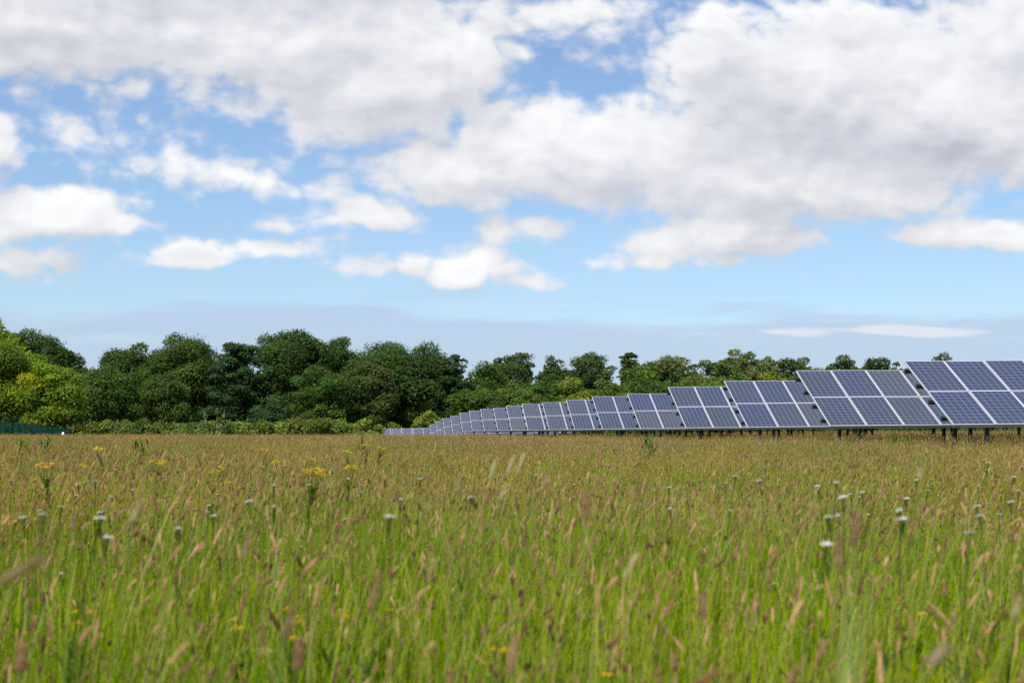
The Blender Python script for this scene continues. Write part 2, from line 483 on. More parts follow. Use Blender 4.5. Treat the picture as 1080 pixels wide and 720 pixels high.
# ------------------------------------------------------------------ solar tables
MW, ML, GAP = 0.99, 1.59, 0.02
TILT = math.radians(29.0)
ROWROT = math.radians(6.5)
ROLL = math.radians(0.55)
def module_meshes():
    b_ = MB(); b_.box(-.004, MW - .036, -.004, ML - .036, -.012, 0.004)     # glass laminate; origin at the glass corner so the cell grid starts there
    cells = b_.mesh('solar_module', M_CELL)
    f = MB(); w = .036
    # frame bars butted end to end, standing 2 mm proud of the glass
    f.box(-.02, 0, -.02, ML - .02, -.035, .006); f.box(MW - .04, MW - .02, -.02, ML - .02, -.035, .006)
    f.box(0, MW - .04, -.02, 0, -.035, .006); f.box(0, MW - .04, ML - .04, ML - .02, -.035, .006)
    fm = f.mesh('frame', M_ALU)
    return cells, fm
CELLS, FRAME = module_meshes()
ROWS = [  # photo px of the top-left corner, distance
 (953.6, 382.4, 34.4, 10), (839.7, 392.5, 39.8, 12), (764, 403.3, 47.8, 12), (704.9, 409.1, 53.5, 12), (661.8, 416.2, 62.9, 12),
 (624.4, 419.1, 67.7, 12), (597.2, 422.5, 74.3, 12), (571.9, 424.9, 79.9, 12), (550.6, 426.6, 84.4, 12), (534, 428.4, 89.7, 10),
 (520.4, 430.7, 97.5, 10), (506.8, 431.9, 102, 10), (494.7, 433.6, 110, 10), (484.8, 435.6, 117, 10), (475.1, 438.7, 122, 10),
 (467, 441.4, 128, 10), (459.6, 444.9, 134, 10), (453.3, 448.2, 140, 10), (446, 451.4, 146, 9), (436, 452.0, 151.5, 9), (425, 452.0, 157, 9), (414, 452.2, 162.5, 9), (403, 452.5, 168, 9)]
ORD = ['nearest', 'second', 'third', 'fourth', 'fifth', 'sixth', 'seventh', 'eighth', 'ninth', 'tenth', 'eleventh', 'twelfth', 'thirteenth',
       'fourteenth', 'fifteenth', 'sixteenth', 'seventeenth', 'eighteenth', 'nineteenth', 'twentieth', 'twenty-first', 'twenty-second', 'farthest']
SL = 2 * ML + GAP
DEP, RISE = SL * math.cos(TILT), SL * math.sin(TILT)
for k, (px, py, D, ncol) in enumerate(ROWS):
    tx, tz = (px - 540) / F * D, EYE + (HZ - py) / F * D
    bx, by, bz = tx + DEP * math.sin(ROWROT), D - DEP * math.cos(ROWROT), tz - RISE
    g0 = gz(bx, by)
    r = empty('solar_panel_row', (bx, by, g0), ROWROT)
    lab = {0: 'nearest solar panel row at right, largest panels, cut by the right picture edge',
           22: 'farthest and leftmost solar panel row, tiny in front of the yellow-green bush'}.get(
        k, '%s solar panel row from the right in the receding line of rows' % ORD[k])
    tag(r, lab, 'solar panels', 'rows of tilted solar panels')
    hb = bz - g0
    L = ncol * (MW + GAP)
    # plane of the modules in row space
    P = Matrix.Translation((0, 0, hb)) @ Matrix.Rotation(-ROLL, 4, 'Y') @ Matrix.Rotation(TILT, 4, 'X')
    for c_ in range(ncol):
        for t_ in range(2):
            # every module sits a hair differently in its clamps
            jit = Matrix.Rotation(random.gauss(0, .004), 4, 'X') @ Matrix.Rotation(random.gauss(0, .004), 4, 'Y')
            mo = obj('solar_module', CELLS, r)
            tone = random.random() * .82 if random.random() < .95 else random.uniform(.85, .93)
            if (k, c_, t_) in ((1, 2, 1), (4, 0, 0), (4, 1, 0), (2, 2, 0)): tone = .97
            mo.color = (1, 1, 1, tone)
            mo.matrix_local = P @ Matrix.Translation((c_ * (MW + GAP) + .02, t_ * (ML + GAP) + .02, .045)) @ jit
            fr = obj('frame', FRAME, mo)
    for s in (.45, 1.25, 2.05, 2.85):
        p_ = MB(); p_.box(-.085, L + .05, s - .035, s + .035, -.10, 0.006, P)
        p_.build('purlin', M_STEEL, r)
    e_ = MB(); e_.box(.0, L - .02, -.022, -.002, -.03, .05, P); e_.build('edge_trim', M_GALV, r)
    x = .95
    while x < L:
        a = P @ Vector((x, .25, -.20)); b2 = P @ Vector((x + .22, 2.75, -.20))
        rb = MB(); rb.tube([P @ Vector((x + .1, .2, -.18)), P @ Vector((x + .1, 3.0, -.18))], .05, 4); rb.build('rafter', M_STEEL, r)
        for q_ in (a, b2):
            leg = MB(); wq = .040
            lz = gz(bx + math.cos(ROWROT) * q_.x - math.sin(ROWROT) * q_.y, by + math.sin(ROWROT) * q_.x + math.cos(ROWROT) * q_.y) - g0
            leg.box(q_.x - wq, q_.x + wq, q_.y - .02, q_.y + .02, lz - .3, q_.z + .05)
            leg.box(q_.x - wq, q_.x - wq + .014, q_.y + .021, q_.y + .07, lz - .3, q_.z + .05)
            leg.build('post', M_STEEL, r)
        x += 3.03

# ------------------------------------------------------------------ trees
def leaf_cards(acc, P0, Nn, size, col):
    n = len(P0)
    a = unit(rng.normal(size=(n, 3)))
    t1 = unit(np.cross(Nn, a)); t2 = np.cross(Nn, t1)
    s = size[:, None]
    k = rng.uniform(.5, .9, (n, 1))
    V = np.stack([P0 - t1 * s * .5, P0 - t2 * s * .5 * k + Nn * s * .08, P0 + t1 * s * .5, P0 + t2 * s * .5 * k - Nn * s * .05], 1)
    C = np.repeat(col[:, None, :], 4, 1)
    acc.add(V, C, q=np.arange(n * 4).reshape(n, 4))

def clump_leaves(acc, cen, rad, leaf, cover, col, squash=.85, var=.18, bias=.35, yellow=None):
    n = max(14, int(4 * PI * rad * rad * cover / (leaf * leaf * .38)))
    d = unit(rng.normal(size=(n, 3)))
    keep = rng.random(n) < np.clip(.55 + d[:, 2] * .9, .22, 1)
    d = d[keep]; n = len(d)
    # lumpy surface
    f1 = unit(rng.normal(size=(5, 3)))
    lump = sum(np.maximum(0, d @ f - .55) for f in f1) * .55
    rr = rad * (0.82 + lump + .14 * rng.normal(size=n)) * (1 - .35 * rng.random(n) ** 3)
    P0 = cen + d * rr[:, None] * np.array([1, 1, squash])
    Nn = unit(d * .75 + np.array([0, 0, bias]) + rng.normal(size=(n, 3)) * .55)
    cl = col * rng.uniform(1 - var, 1 + var, (n, 1)) * (1 + .1 * rng.normal(size=(n, 3)) * np.array([1, .3, .5]))
    leaf_cards(acc, P0, Nn, leaf * rng.uniform(.7, 1.35, n), cl)

COLS = {'fardark': (.058, .098, .028), 'bright': (.160, .225, .018), 'yellow': (.170, .205, .022), 'mid': (.065, .120, .018), 'midlight': (.100, .155, .026), 'olive': (.062, .104, .016),
        'dark': (.048, .092, .017), 'bluedark': (.040, .082, .025), 'hedgelight': (.150, .195, .030), 'hedgedark': (.125, .170, .032), 'pale': (.125, .165, .050), 'brownish': (.064, .090, .020)}

def branches(H, R, cb, r0, lean, nb, up=.6):
    tb = MB()
    top = np.array([lean[0], lean[1], cb + (H - cb) * .72])
    tpts = [np.array([0, 0, -.3]), np.array([lean[0] * .15, lean[1] * .1, H * .12]), np.array([lean[0] * .5, lean[1] * .5, cb + (H - cb) * .3]), top]
    tb.tube(tpts, [r0 * 1.35, r0, r0 * .7, r0 * .2], 7)
    for q_ in range(nb):
        a = q_ * 2.4 + rng.uniform(-.4, .4)
        z0 = cb * .7 + (H - cb) * rng.uniform(.0, .5)
        st = np.array([lean[0] * z0 / H, lean[1] * z0 / H, z0])
        ln = R * rng.uniform(.6, .95)
        e1 = st + np.array([math.cos(a) * ln * .5, math.sin(a) * ln * .5, ln * up * .4])
        e2 = st + np.array([math.cos(a) * ln, math.sin(a) * ln, ln * up])
        tb.tube([st, e1, e2], [r0 * .4, r0 * .25, r0 * .08], 5)
    return tb

def make_tree(cx, top, hw, D, kind, colour, label, name='broadleaf_tree', cbf=.16, leaf=None, cover=1.25, group=None, extra=None, depth=1.0, cat='tree', seed=None):
    hw = hw * 1.08
    X_ = (cx - 540) / F * D
    ztop = EYE + (HZ - top) / F * D
    g0 = gz(X_, D)
    H = ztop - g0; R = hw / F * D
    cb = H * cbf
    leaf = leaf or .0012 * D
    col = np.array(COLS[colour])
    acc = Acc()
    hz = (H - cb) / 2; cz = cb + hz
    hw_ = R
    if kind in ('round', 'loose'):
        ncl = 50 if kind == 'round' else 52
        f0 = .30 if kind == 'round' else .25
        for q_ in range(ncl):
            d = unit(rng.normal(size=3)); 
            if d[2] < -.75: d[2] *= -.5
            rad = R * f0 * rng.uniform(.65, 1.25)
            rad = min(rad, hz * .6)
            # broad crowns: sides bulge more than a plain ellipsoid
            e = np.array([d[0] * R, d[1] * R * depth, np.sign(d[2]) * abs(d[2]) ** .85 * hz])
            ln = np.linalg.norm(e)
            s_ = rng.uniform(.8, 1.0) if rng.random() < .82 else rng.uniform(.3, .6)
            p = e * max(.0, (ln * s_ - rad * .8)) / ln
            if kind == 'loose': p = e * max(0, ln * rng.uniform(.6, 1.0) - rad * .6) / ln
            cc = col * rng.uniform(.78, 1.25) * np.array([rng.uniform(.9, 1.12), 1, rng.uniform(.9, 1.1)])
            clump_leaves(acc, p + np.array([0, 0, cz]), rad, leaf, cover * (1 if kind == 'round' else .8), cc)
        # inner foliage, so that the crown closes
        if True:
            n = 2600 if kind == 'round' else 900
            d = unit(rng.normal(size=(n, 3))); rr = rng.uniform(.15, .72, (n, 1))
            P0 = d * rr * np.array([R, R * depth, hz]) + np.array([0, 0, cz])
            leaf_cards(acc, P0, unit(rng.normal(size=(n, 3))), np.full(n, leaf * 2.2), np.repeat(col[None] * .9, n, 0))
        tb = branches(H, R, cb, .022 * H + .08, (R * .08, 0), 7)
    elif kind == 'drooping':       # many overlapping drooping sprays
        for q_ in range(120):
            t = rng.random() ** .9
            z = cb + (H - cb) * t
            rt = R * (1 - max(0, t - .35) ** 1.6 * 1.25)
            a = rng.uniform(0, 2 * PI); rr = rt * rng.uniform(.25, .95)
            clump_leaves(acc, np.array([math.cos(a) * rr, math.sin(a) * rr * depth, z - rr * .12]), R * rng.uniform(.16, .27), leaf, cover, col * rng.uniform(.7, 1.3), squash=.5, bias=.6)
        n = 2000
        z = rng.random((n, 1)); a = rng.uniform(0, 2 * PI, (n, 1)); rr = R * .7 * np.sqrt(rng.random((n, 1))) * (1 - z ** 2 * .8)
        P0 = np.concatenate([np.cos(a) * rr, np.sin(a) * rr, cb + z * (H - cb) * .9], 1)
        leaf_cards(acc, P0, unit(rng.normal(size=(n, 3))), np.full(n, leaf * 2.2), np.repeat(col[None] * .9, n, 0))
        tb = branches(H, R, cb, .02 * H + .08, (0, 0), 12, up=.12)
    elif kind == 'layered':        # tiers of flat spreading sprays
        nt_ = 9
        for q_ in range(nt_):
            t = q_ / (nt_ - 1)
            z = cb + (H - cb) * (.04 + .93 * t)
            rt = R * (1 - t ** 1.7 * .8) * rng.uniform(.8, 1.1)
            for w_ in range(9 if t < .8 else 4):
                a = rng.uniform(0, 2 * PI); rr = rt * rng.uniform(.35, .95)
                cc = col * rng.uniform(.75, 1.25)
                clump_leaves(acc, np.array([math.cos(a) * rr, math.sin(a) * rr * depth, z + rng.uniform(-.35, .35)]), R * rng.uniform(.17, .3), leaf, cover, cc, squash=.42, bias=.7)
        tb = branches(H, R, cb, .02 * H + .08, (0, 0), 12, up=.12)
    elif kind == 'conifer':
        nt_ = 13
        for q_ in range(nt_):
            t = q_ / (nt_ - 1)
            z = cb + (H - cb) * t
            rt = R * (1 - t) ** .8 * rng.uniform(.75, 1.2) + .15
            for w_ in range(max(4, int(15 * (1 - t)))):
                a = rng.uniform(0, 2 * PI); rr = rt * rng.uniform(.4, .95)
                clump_leaves(acc, np.array([math.cos(a) * rr, math.sin(a) * rr, z - rr * .15]), max(.25, R * .24 * (1 - t * .6)), leaf * .85, cover, col * rng.uniform(.75, 1.25), squash=.55, bias=.3)
        tb = branches(H, R * .7, cb, .02 * H + .05, (0, 0), 12, up=.1)
    # bring the outline to the measured height and breadth
    Vall = np.concatenate(acc.v)
    kx = R / np.percentile(np.abs(Vall[:, 0]), 98.5); kz = H / np.percentile(Vall[:, 2], 99.3)
    for v in acc.v:
        v[:, 0] *= kx; v[:, 1] *= kx; v[:, 2] *= kz
    for (dx, dz, rad, cn) in (extra or []):       # a few clumps of their own leaf colour
        clump_leaves(acc, np.array([dx * R, -R * depth * .8, dz * H]), rad, leaf, cover, np.array(cn) if isinstance(cn, tuple) else np.array(COLS[cn]))
    root = empty(name, (X_, D, g0), 0)
    tag(root, label, cat, group)
    tb.build('trunk', M_BARK, root, smooth=True)
    obj('crown', acc.mesh('crown', M_LEAF), root)
    return root

G = 'trees along the far field edge'
T = [
 # cx, top, hw, D, kind, colour, label, kwargs
 (-8, 343, 48, 152, 'round', 'bright', 'tall bright green tree at the far left edge behind the fence', dict(cbf=.08)),
 (52, 386, 32, 150, 'round', 'bright', 'yellow-green tree with a yellow leaf patch behind the green fence', dict(cbf=.08, extra=[(-.35, .80, 1.0, (.34, .34, .012)), (-.15, .72, .7, (.28, .31, .012)), (-.25, .28, .5, (.38, .30, .012)), (-.1, .30, .35, (.38, .30, .012))])),
 (30, 352, 34, 186, 'round', 'dark', 'dark green tree rising behind the bright trees at far left', dict(cbf=.1)),
 (66, 368, 30, 182, 'round', 'dark', 'dark tree sloping down right of the bright left trees', dict(cbf=.08)),
 (106, 391, 36, 166, 'round', 'mid', 'rounded mid-green tree above the left end of the hedge', dict(cbf=.06)),
 (140, 367, 32, 190, 'round', 'dark', 'dark tree with a flat top left of the big olive tree', dict(cbf=.08)),
 (196, 358, 40, 184, 'round', 'olive', 'big domed olive-green tree left of centre in the wood', dict(cbf=.06)),
 (174, 397, 23, 172, 'round', 'olive', 'small round olive tree in front of the big domed olive tree', dict(cbf=.06)),
 (252, 364, 32, 180, 'drooping', 'bluedark', 'dark blue-green tree with layered drooping sprays and gaps near its top', dict(cbf=.05)),
 (306, 352, 42, 184, 'round', 'dark', 'tallest dark green dome-shaped tree of the wood', dict(cbf=.06)),
 (345, 360, 32, 196, 'round', 'dark', 'ragged dark tree on the right shoulder of the tallest dome', dict(cbf=.06)),
 (338, 388, 28, 172, 'loose', 'mid', 'tree with yellow-green sprays in front of the tallest dome', dict(cbf=.06, cover=1.1)),
 (284, 426, 19, 168, 'round', 'bluedark', 'low dark bush behind the middle of the hedge', dict(name='bush', cbf=.02, cat='bush')),
 (372, 398, 25, 178, 'round', 'dark', 'dark shrubby tree between the tallest dome and the broad dome', dict(cbf=.04)),
 (424, 366, 50, 186, 'round', 'dark', 'broad dark domed tree above the start of the panel rows', dict(cbf=.05)),
 (388, 383, 27, 178, 'round', 'brownish', 'brown-tinged tree on the left front of the broad dome', dict(cbf=.05)),
 (477, 377, 20, 182, 'drooping', 'bluedark', 'dark spiky-topped conifer right of the broad dome', dict(name='conifer_tree', cbf=.04)),
 (466, 388, 24, 190, 'round', 'dark', 'dark tree filling in beside the spiky conifer', dict(cbf=.04)),
 (506, 386, 27, 186, 'round', 'mid', 'mid-green rounded tree right of the spiky conifer', dict(cbf=.04)),
 (543, 374, 22, 226, 'round', 'fardark', 'dark tree with a small side lobe standing behind the green thicket', dict(cbf=.3)),
 (526, 378, 9, 226, 'loose', 'fardark', 'small ragged dark tree left of the side-lobed dark tree', dict(cbf=.35)),
 (582, 378, 17, 226, 'round', 'fardark', 'open feathery dark tree between two dark round trees', dict(cbf=.3, cover=.8)),
 (624, 375, 23, 222, 'round', 'fardark', 'isolated dark round-headed tree above the pale thicket', dict(cbf=.3)),
 (536, 402, 28, 188, 'round', 'midlight', 'light green thicket tree below the side-lobed dark tree', dict(cbf=.03)),
 (578, 400, 28, 184, 'round', 'mid', 'bushy green tree above the middle panel rows', dict(cbf=.03)),
 (606, 401, 20, 180, 'round', 'yellow', 'yellow-green bush below the isolated round tree', dict(name='bush', cbf=.02, cat='bush')),
 (640, 403, 22, 180, 'round', 'midlight', 'light green bush right of the yellow-green bush', dict(name='bush', cbf=.02, cat='bush')),
 (500, 412, 26, 176, 'round', 'mid', 'low green bush behind the far panel rows', dict(name='bush', cbf=.02, cat='bush')),
 (556, 416, 24, 176, 'round', 'midlight', 'low light bush behind the ninth panel row', dict(name='bush', cbf=.02, cat='bush')),
 (664, 373, 15, 216, 'drooping', 'fardark', 'small dark cedar poking above the trees at centre right', dict(name='cedar_tree', cbf=.25)),
 (672, 389, 25, 190, 'round', 'midlight', 'fresh green rounded tree below the small cedar', dict(cbf=.03)),
 (698, 379, 22, 204, 'round', 'fardark', 'dark tree right of the small cedar', dict(cbf=.06)),
 (716, 378, 24, 192, 'loose', 'pale', 'pale green willow-like tree right of the dark tree by the cedar', dict(cbf=.04, cover=1.5)),
 (732, 385, 11, 186, 'conifer', 'dark', 'narrow dark pointed tree among the pale willows', dict(name='conifer_tree', cbf=.05)),
 (757, 380, 19, 194, 'loose', 'pale', 'thin pale willow with sky showing through its crown', dict(cbf=.04, cover=1.2)),
 (781, 371, 26, 196, 'loose', 'pale', 'tallest pale willow with a feathery pointed top', dict(cbf=.04, cover=1.6)),
 (804, 378, 18, 198, 'loose', 'pale', 'pale feathery tree on the right of the tallest willow', dict(cbf=.04, cover=1.4)),
 (690, 402, 34, 182, 'round', 'mid', 'green thicket bush behind the fourth panel row', dict(name='bush', cbf=.02, cat='bush')),
 (750, 400, 36, 184, 'round', 'midlight', 'light thicket bush behind the third panel row', dict(name='bush', cbf=.02, cat='bush')),
 (812, 396, 26, 184, 'round', 'yellow', 'yellowish bush showing just above the third panel row', dict(name='bush', cbf=.02, cat='bush')),
 (826, 380, 19, 214, 'round', 'fardark', 'dark rounded tree just left of the second panel row', dict(cbf=.1)),
 (850, 379, 17, 218, 'round', 'fardark', 'open dark treetop above the left end of the second row', dict(cbf=.1)),
 (890, 377, 19, 216, 'round', 'fardark', 'rounded treetop above the middle of the second panel row', dict(cbf=.1)),
 (926, 379, 17, 220, 'round', 'fardark', 'ragged treetop right of the rounded one above the second row', dict(cbf=.1)),
 (950, 384, 14, 216, 'round', 'mid', 'low treetop touching the upper corner of the nearest panels', dict(cbf=.1)),
 (995, 374.5, 14, 222, 'round', 'fardark', 'single treetop peeping over the nearest panel row', dict(cbf=.1)),
 (870, 392, 34, 200, 'round', 'mid', 'mid-green tree mostly hidden behind the second panel row', dict(cbf=.03)),
 (1060, 392, 40, 205, 'round', 'mid', 'tree almost hidden behind the nearest panel row', dict(cbf=.03)),
]
for (cx, top, hw, D, kind, colour, label, kw) in T:
    make_tree(cx, top, hw, D, kind, colour, label, group=G, **kw)

# a continuous belt of wood behind the single trees
acc = Acc()
for x in np.arange(-130, 150, 2.6):
    for y_ in (236, 243):
        p = np.array([x + rng.uniform(-1, 1), y_ + rng.uniform(-2, 2), 0])
        hh = rng.uniform(5.0, 8.0) if x < -5 else rng.uniform(4.5, 6.6)
        for z in np.arange(.8, hh, 1.7):
            clump_leaves(acc, p + np.array([rng.uniform(-1, 1), rng.uniform(-1, 1), z + gz(x, y_)]), rng.uniform(1.5, 2.1), .6, 1.3, np.array(COLS['dark']) * rng.uniform(.8, 1.4))
tag(obj('woodland', acc.mesh('woodland', M_LEAF)), 'continuous belt of dark woodland behind the single trees', 'woodland', kind='stuff')

# hedges
def hedge(x0, x1, D0, D1, t0, t1, colour, label, step=.9, name='hedge', thick=1.0, jag=.12):
    acc = Acc(); col = np.array(COLS[colour]); tb = MB()
    n = int(abs(x1 - x0) / F * D0 / step)
    for q_ in range(n + 1):
        t = q_ / n
        px = x0 + (x1 - x0) * t; D = D0 + (D1 - D0) * t
        tp = t0 + (t1 - t0) * t
        X_ = (px - 540) / F * D; g0 = gz(X_, D)
        H = (EYE + (HZ - tp) / F * D - g0) * rng.uniform(1 - jag * 1.6, 1 + jag)
        z = .4
        while z < H - .2:
            rad = rng.uniform(.5, .95)
            z_ = min(z, H - rad * .8)
            clump_leaves(acc, np.array([X_ + rng.uniform(-.5, .5), D + rng.uniform(-thick, thick), g0 + z_]), rad, .24, 1.25,
                         col * rng.uniform(.7, 1.3) * np.array([rng.uniform(.85, 1.2), 1, 1]))
            z += .75
        if q_ % 3 == 0:
            tb.tube([(X_, D, g0 - .2), (X_ + rng.uniform(-.3, .3), D, g0 + H * .5), (X_ + rng.uniform(-.6, .6), D, g0 + H * .8)], [.06, .04, .015], 5)
    root = empty(name, ((x0 + x1) / 2 / F * D0 - 540 / F * D0, (D0 + D1) / 2, gz(0, D0)))
    tag(root, label, 'hedge' if name == 'hedge' else 'bush')
    c_ = obj('foliage', acc.mesh('foliage', M_LEAF), root); s_ = tb.build('stem', M_BARK, root)
    for o in (c_, s_): o.location = -root.location
    return root
hedge(64, 222, 150, 147, 445, 444, 'hedgedark', 'long low dark green hedge along the field edge at left', step=.6, thick=1.3, jag=.05)
hedge(216, 402, 147, 146, 444, 442.5, 'hedgelight', 'lighter yellow-green hedge below the tall dark wood', step=.6, thick=1.3, jag=.08)
hedge(418, 462, 172, 172, 441, 438, 'hedgelight', 'yellow-green bush behind the start of the panel rows', name='bush', jag=.2)
hedge(480, 1150, 176, 176, 446, 446, 'mid', 'dark low hedge glimpsed below the panels at right', step=1.3)

# bare shrub with pale upright stems in front of the hedge
root = empty('shrub', ((226 - 540) / F * 144, 144, gz((226 - 540) / F * 144, 144)))
tag(root, 'half-bare shrub with pale upright stems in front of the hedge', 'shrub')
tb = MB(); acc = Acc()
for q_ in range(16):
    a = rng.uniform(-1, 1); h = rng.uniform(1.8, 4.0)
    e = np.array([a * 1.6 + rng.uniform(-.2, .2), rng.uniform(-.4, .4), h])
    tb.tube([(a * .6, 0, -.2), (a * 1.1, e[1] * .5, h * .5), e], [.07, .05, .02], 5)
    clump_leaves(acc, e * np.array([1, 1, .62]) + rng.normal(size=3) * .2, .4, .2, .7, np.array(COLS['olive']) * 1.2)
    clump_leaves(acc, e * .85, .22, .18, .6, np.array(COLS['olive']) * 1.4)
tb.build('stem', M_PALEBARK, root); obj('foliage', acc.mesh('foliage', M_LEAF), root)

# ------------------------------------------------------------------ green fence at left
fa = Vector((-36.2 + .153 * 15, 70, 0)); fb = Vector((-48.7, 167, 0))
root = empty('fence', (fa.x, fa.y, gz(fa.x, fa.y)))
tag(root, 'dark green metal fence running back along the left field edge', 'fence')
dirv = (fb - fa); Lf = dirv.length; dirv.normalize(); nrm = Vector((-dirv.y, dirv.x, 0))
def fp(s, off=0):
    p = fa + dirv * s + nrm * off
    return Vector((p.x - root.location.x, p.y - root.location.y, gz(p.x, p.y) - root.location.z))
npan = int(Lf / 2.75)
for q_ in range(npan):
    s0 = q_ * 2.75
    pan = MB()
    for w_ in range(18):
        s = s0 + .12 + w_ * .15
        p = fp(s, -.03); hh = 1.82
        v = [p - dirv * .034, p - nrm * .014, p + dirv * .034]
        vv = [tuple(x + Vector((0, 0, .06))) for x in v] + [tuple(x + Vector((0, 0, hh - .07))) for x in v] + [tuple(p + Vector((0, 0, hh)) - nrm * .005)]
        pan.add(vv, [(0, 1, 4, 3), (1, 2, 5, 4)], [(3, 4, 6), (4, 5, 6)])
    for zr in (.35, 1.45):
        a, b2 = fp(s0 + .05), fp(s0 + 2.7)
        pan.tube([a + Vector((0, 0, zr)), b2 + Vector((0, 0, zr))], .03, 4)
    pan.build('fence_panel', M_FENCE, root)
    po = MB(); p = fp(s0); po.tube([p + nrm * .06 + Vector((0, 0, -.3)), p + nrm * .06 + Vector((0, 0, 1.8))], .05, 4); po.build('post', M_FENCE, root)
# white marker post
D = 128; X_ = (66.5 - 540) / F * D; g0 = gz(X_, D)
mb = MB(); mb.box(-.1, .1, -.05, .05, -.2, 1.02); mb.box(-.075, .075, -.04, .04, 1.02, 1.08)
o = mb.build('marker_post', M_WHITE); o.location = (X_, D, g0)
tag(o, 'short white marker post standing in front of the green fence', 'post')

# ------------------------------------------------------------------ wild flowers and weeds (each its own thing)
def spot(px, py, h):
    """where a flower of height h appears at that photo pixel, walking out over the real ground"""
    for D in np.arange(1.0, 150, .05):
        x = (px - 540) / F * D
        if gz(x, D) + h - EYE >= -(py - HZ) / F * D:
            return x, D
    return (px - 540) / F * 120, 120

def yarrow_meshes(seed):
    st = Acc(); fl = Acc()
    h = .71
    stems(st, np.array([[0, 0, -.05]]), np.array([[.02, 0, h - .03]]), np.array([[-.03, .02, 0]]), np.array([.005]), np.array([(.10, .15, .03)]), 4)
    n = int(rng.integers(7, 14)); a = rng.uniform(0, 2 * PI, n); r = .008 * np.sqrt(rng.random(n))
    top = np.stack([.02 + r * np.cos(a), r * np.sin(a), h + rng.uniform(-.002, .002, n)], 1)
    stems(st, np.repeat([[.02, 0, h - .05]], n, 0), top, np.zeros((n, 3)), np.full(n, .002), np.repeat([(.10, .15, .03)], n, 0), 2)
    nb = 8
    blades(st, np.repeat([[.005, 0, 0]], nb, 0) + np.array([0, 0, 1]) * rng.uniform(.05, .4, (nb, 1)), rng.uniform(.05, .1, nb), np.full(nb, .012), unit(rng.normal(size=(nb, 2))), np.full(nb, 1.), np.repeat([(.06, .10, .02)], nb, 0), np.repeat([(.08, .13, .02)], nb, 0), 3)
    m_ = n * 10
    c0 = np.repeat(top, 10, 0) + rng.normal(size=(m_, 3)) * np.array([.0022, .0022, .0007])
    leaf_cards(fl, c0, unit(np.array([0, 0, 1.]) + rng.normal(size=(m_, 3)) * .35), np.full(m_, .0046), np.repeat([(.82, .80, .74)], m_, 0) * rng.uniform(.7, 1.05, (m_, 1)))
    return st.mesh('stem', M_GRASS), fl.mesh('flower_head', M_FLOWER)

def ragwort_meshes(col, spread=.07, h=.74, nfl=14, fr=.007):
    st = Acc(); fl = Acc()
    g = np.array([(.10, .16, .018)])
    stems(st, np.array([[0, 0, -.05]]), np.array([[0, 0, h - .1]]), np.array([[.03, .02, 0]]), np.array([.007]), g, 4)
    a = rng.uniform(0, 2 * PI, nfl); r = spread * np.sqrt(rng.random(nfl))
    top = np.stack([r * np.cos(a), r * np.sin(a), h - r * .3 + rng.uniform(-.015, .01, nfl)], 1)
    stems(st, np.repeat([[0, 0, h - .18]], nfl, 0), top, np.zeros((nfl, 3)), np.full(nfl, .003), np.repeat(g, nfl, 0), 2)
    nb = 26
    z = rng.uniform(.1, h - .12, (nb, 1))
    blades(st, np.array([0, 0, 1]) * z, rng.uniform(.06, .13, nb), rng.uniform(.008, .017, nb), unit(rng.normal(size=(nb, 2))), rng.uniform(.6, 1.2, nb), np.repeat(g, nb, 0) * .8, np.repeat(g, nb, 0) * 1.2, 3)
    m_ = nfl * 12
    c0 = np.repeat(top, 12, 0) + rng.normal(size=(m_, 3)) * np.array([1, 1, .4]) * fr
    leaf_cards(fl, c0, unit(np.array([0, -.2, 1.]) + rng.normal(size=(m_, 3)) * .4), np.full(m_, fr * 1.5), np.repeat([col], m_, 0) * rng.uniform(.8, 1.1, (m_, 1)))
    return st.mesh('stem', M_GRASS), fl.mesh('flower_head', M_FLOWER)

def place_flower(name, meshes, px, py, h0, scale, label, cat, group):
    x, D = spot(px, py, h0 * scale)
    r = empty(name, (x, D, gz(x, D)), rng.uniform(-.6, .6)); r.scale = (scale,) * 3
    r.rotation_euler = (rng.normal() * .11, rng.normal() * .11, r.rotation_euler[2])
    tag(r, label, cat, group)
    obj('stem', meshes[0], r); obj('flower_head', meshes[1], r)

YA = [yarrow_meshes(k) for k in range(4)]
yar = [(4, 504), (9, 506), (38, 507), (58, 521), (87, 508), (90, 510), (105, 498), (134, 494), (168, 519), (34, 533), (35, 541), (6, 537), (6, 549), (28, 545), (44, 538), (5, 564), (20, 571), (59, 572), (68, 572), (124, 538),
       (76, 601), (198, 536), (225, 530), (215, 540), (190, 556), (165, 520), (327, 511), (296, 506), (282, 535), (357, 578), (440, 505), (449, 497), (421, 527), (370, 539), (390, 545), (310, 505), (298, 512), (250, 500), (232, 520),
       (900, 483), (922, 483), (896, 516), (917, 520), (912, 519), (884, 541), (899, 539), (887, 542), (930, 582), (855, 614), (858, 612), (814, 597), (1005, 511), (998, 510), (1033, 495), (1051, 484), (1055, 493), (1063, 517), (1066, 521), (1062, 533), (1070, 541), (1076, 540), (1066, 543), (1078, 528), (1040, 552), (1030, 592), (1074, 487), (1010, 484), (970, 512), (802, 484), (754, 501), (755, 537), (868, 506), (778, 508), (836, 503),
       (700, 513), (718, 488), (588, 508), (545, 497), (630, 522), (480, 520)]
for q_ in range(24):
    yar.append((float(rng.uniform(690, 1080)), 470 + 85 * float(rng.random()) ** 1.2))
for q_ in range(12):
    yar.append((float(rng.uniform(0, 420)), 488 + 70 * float(rng.random())))
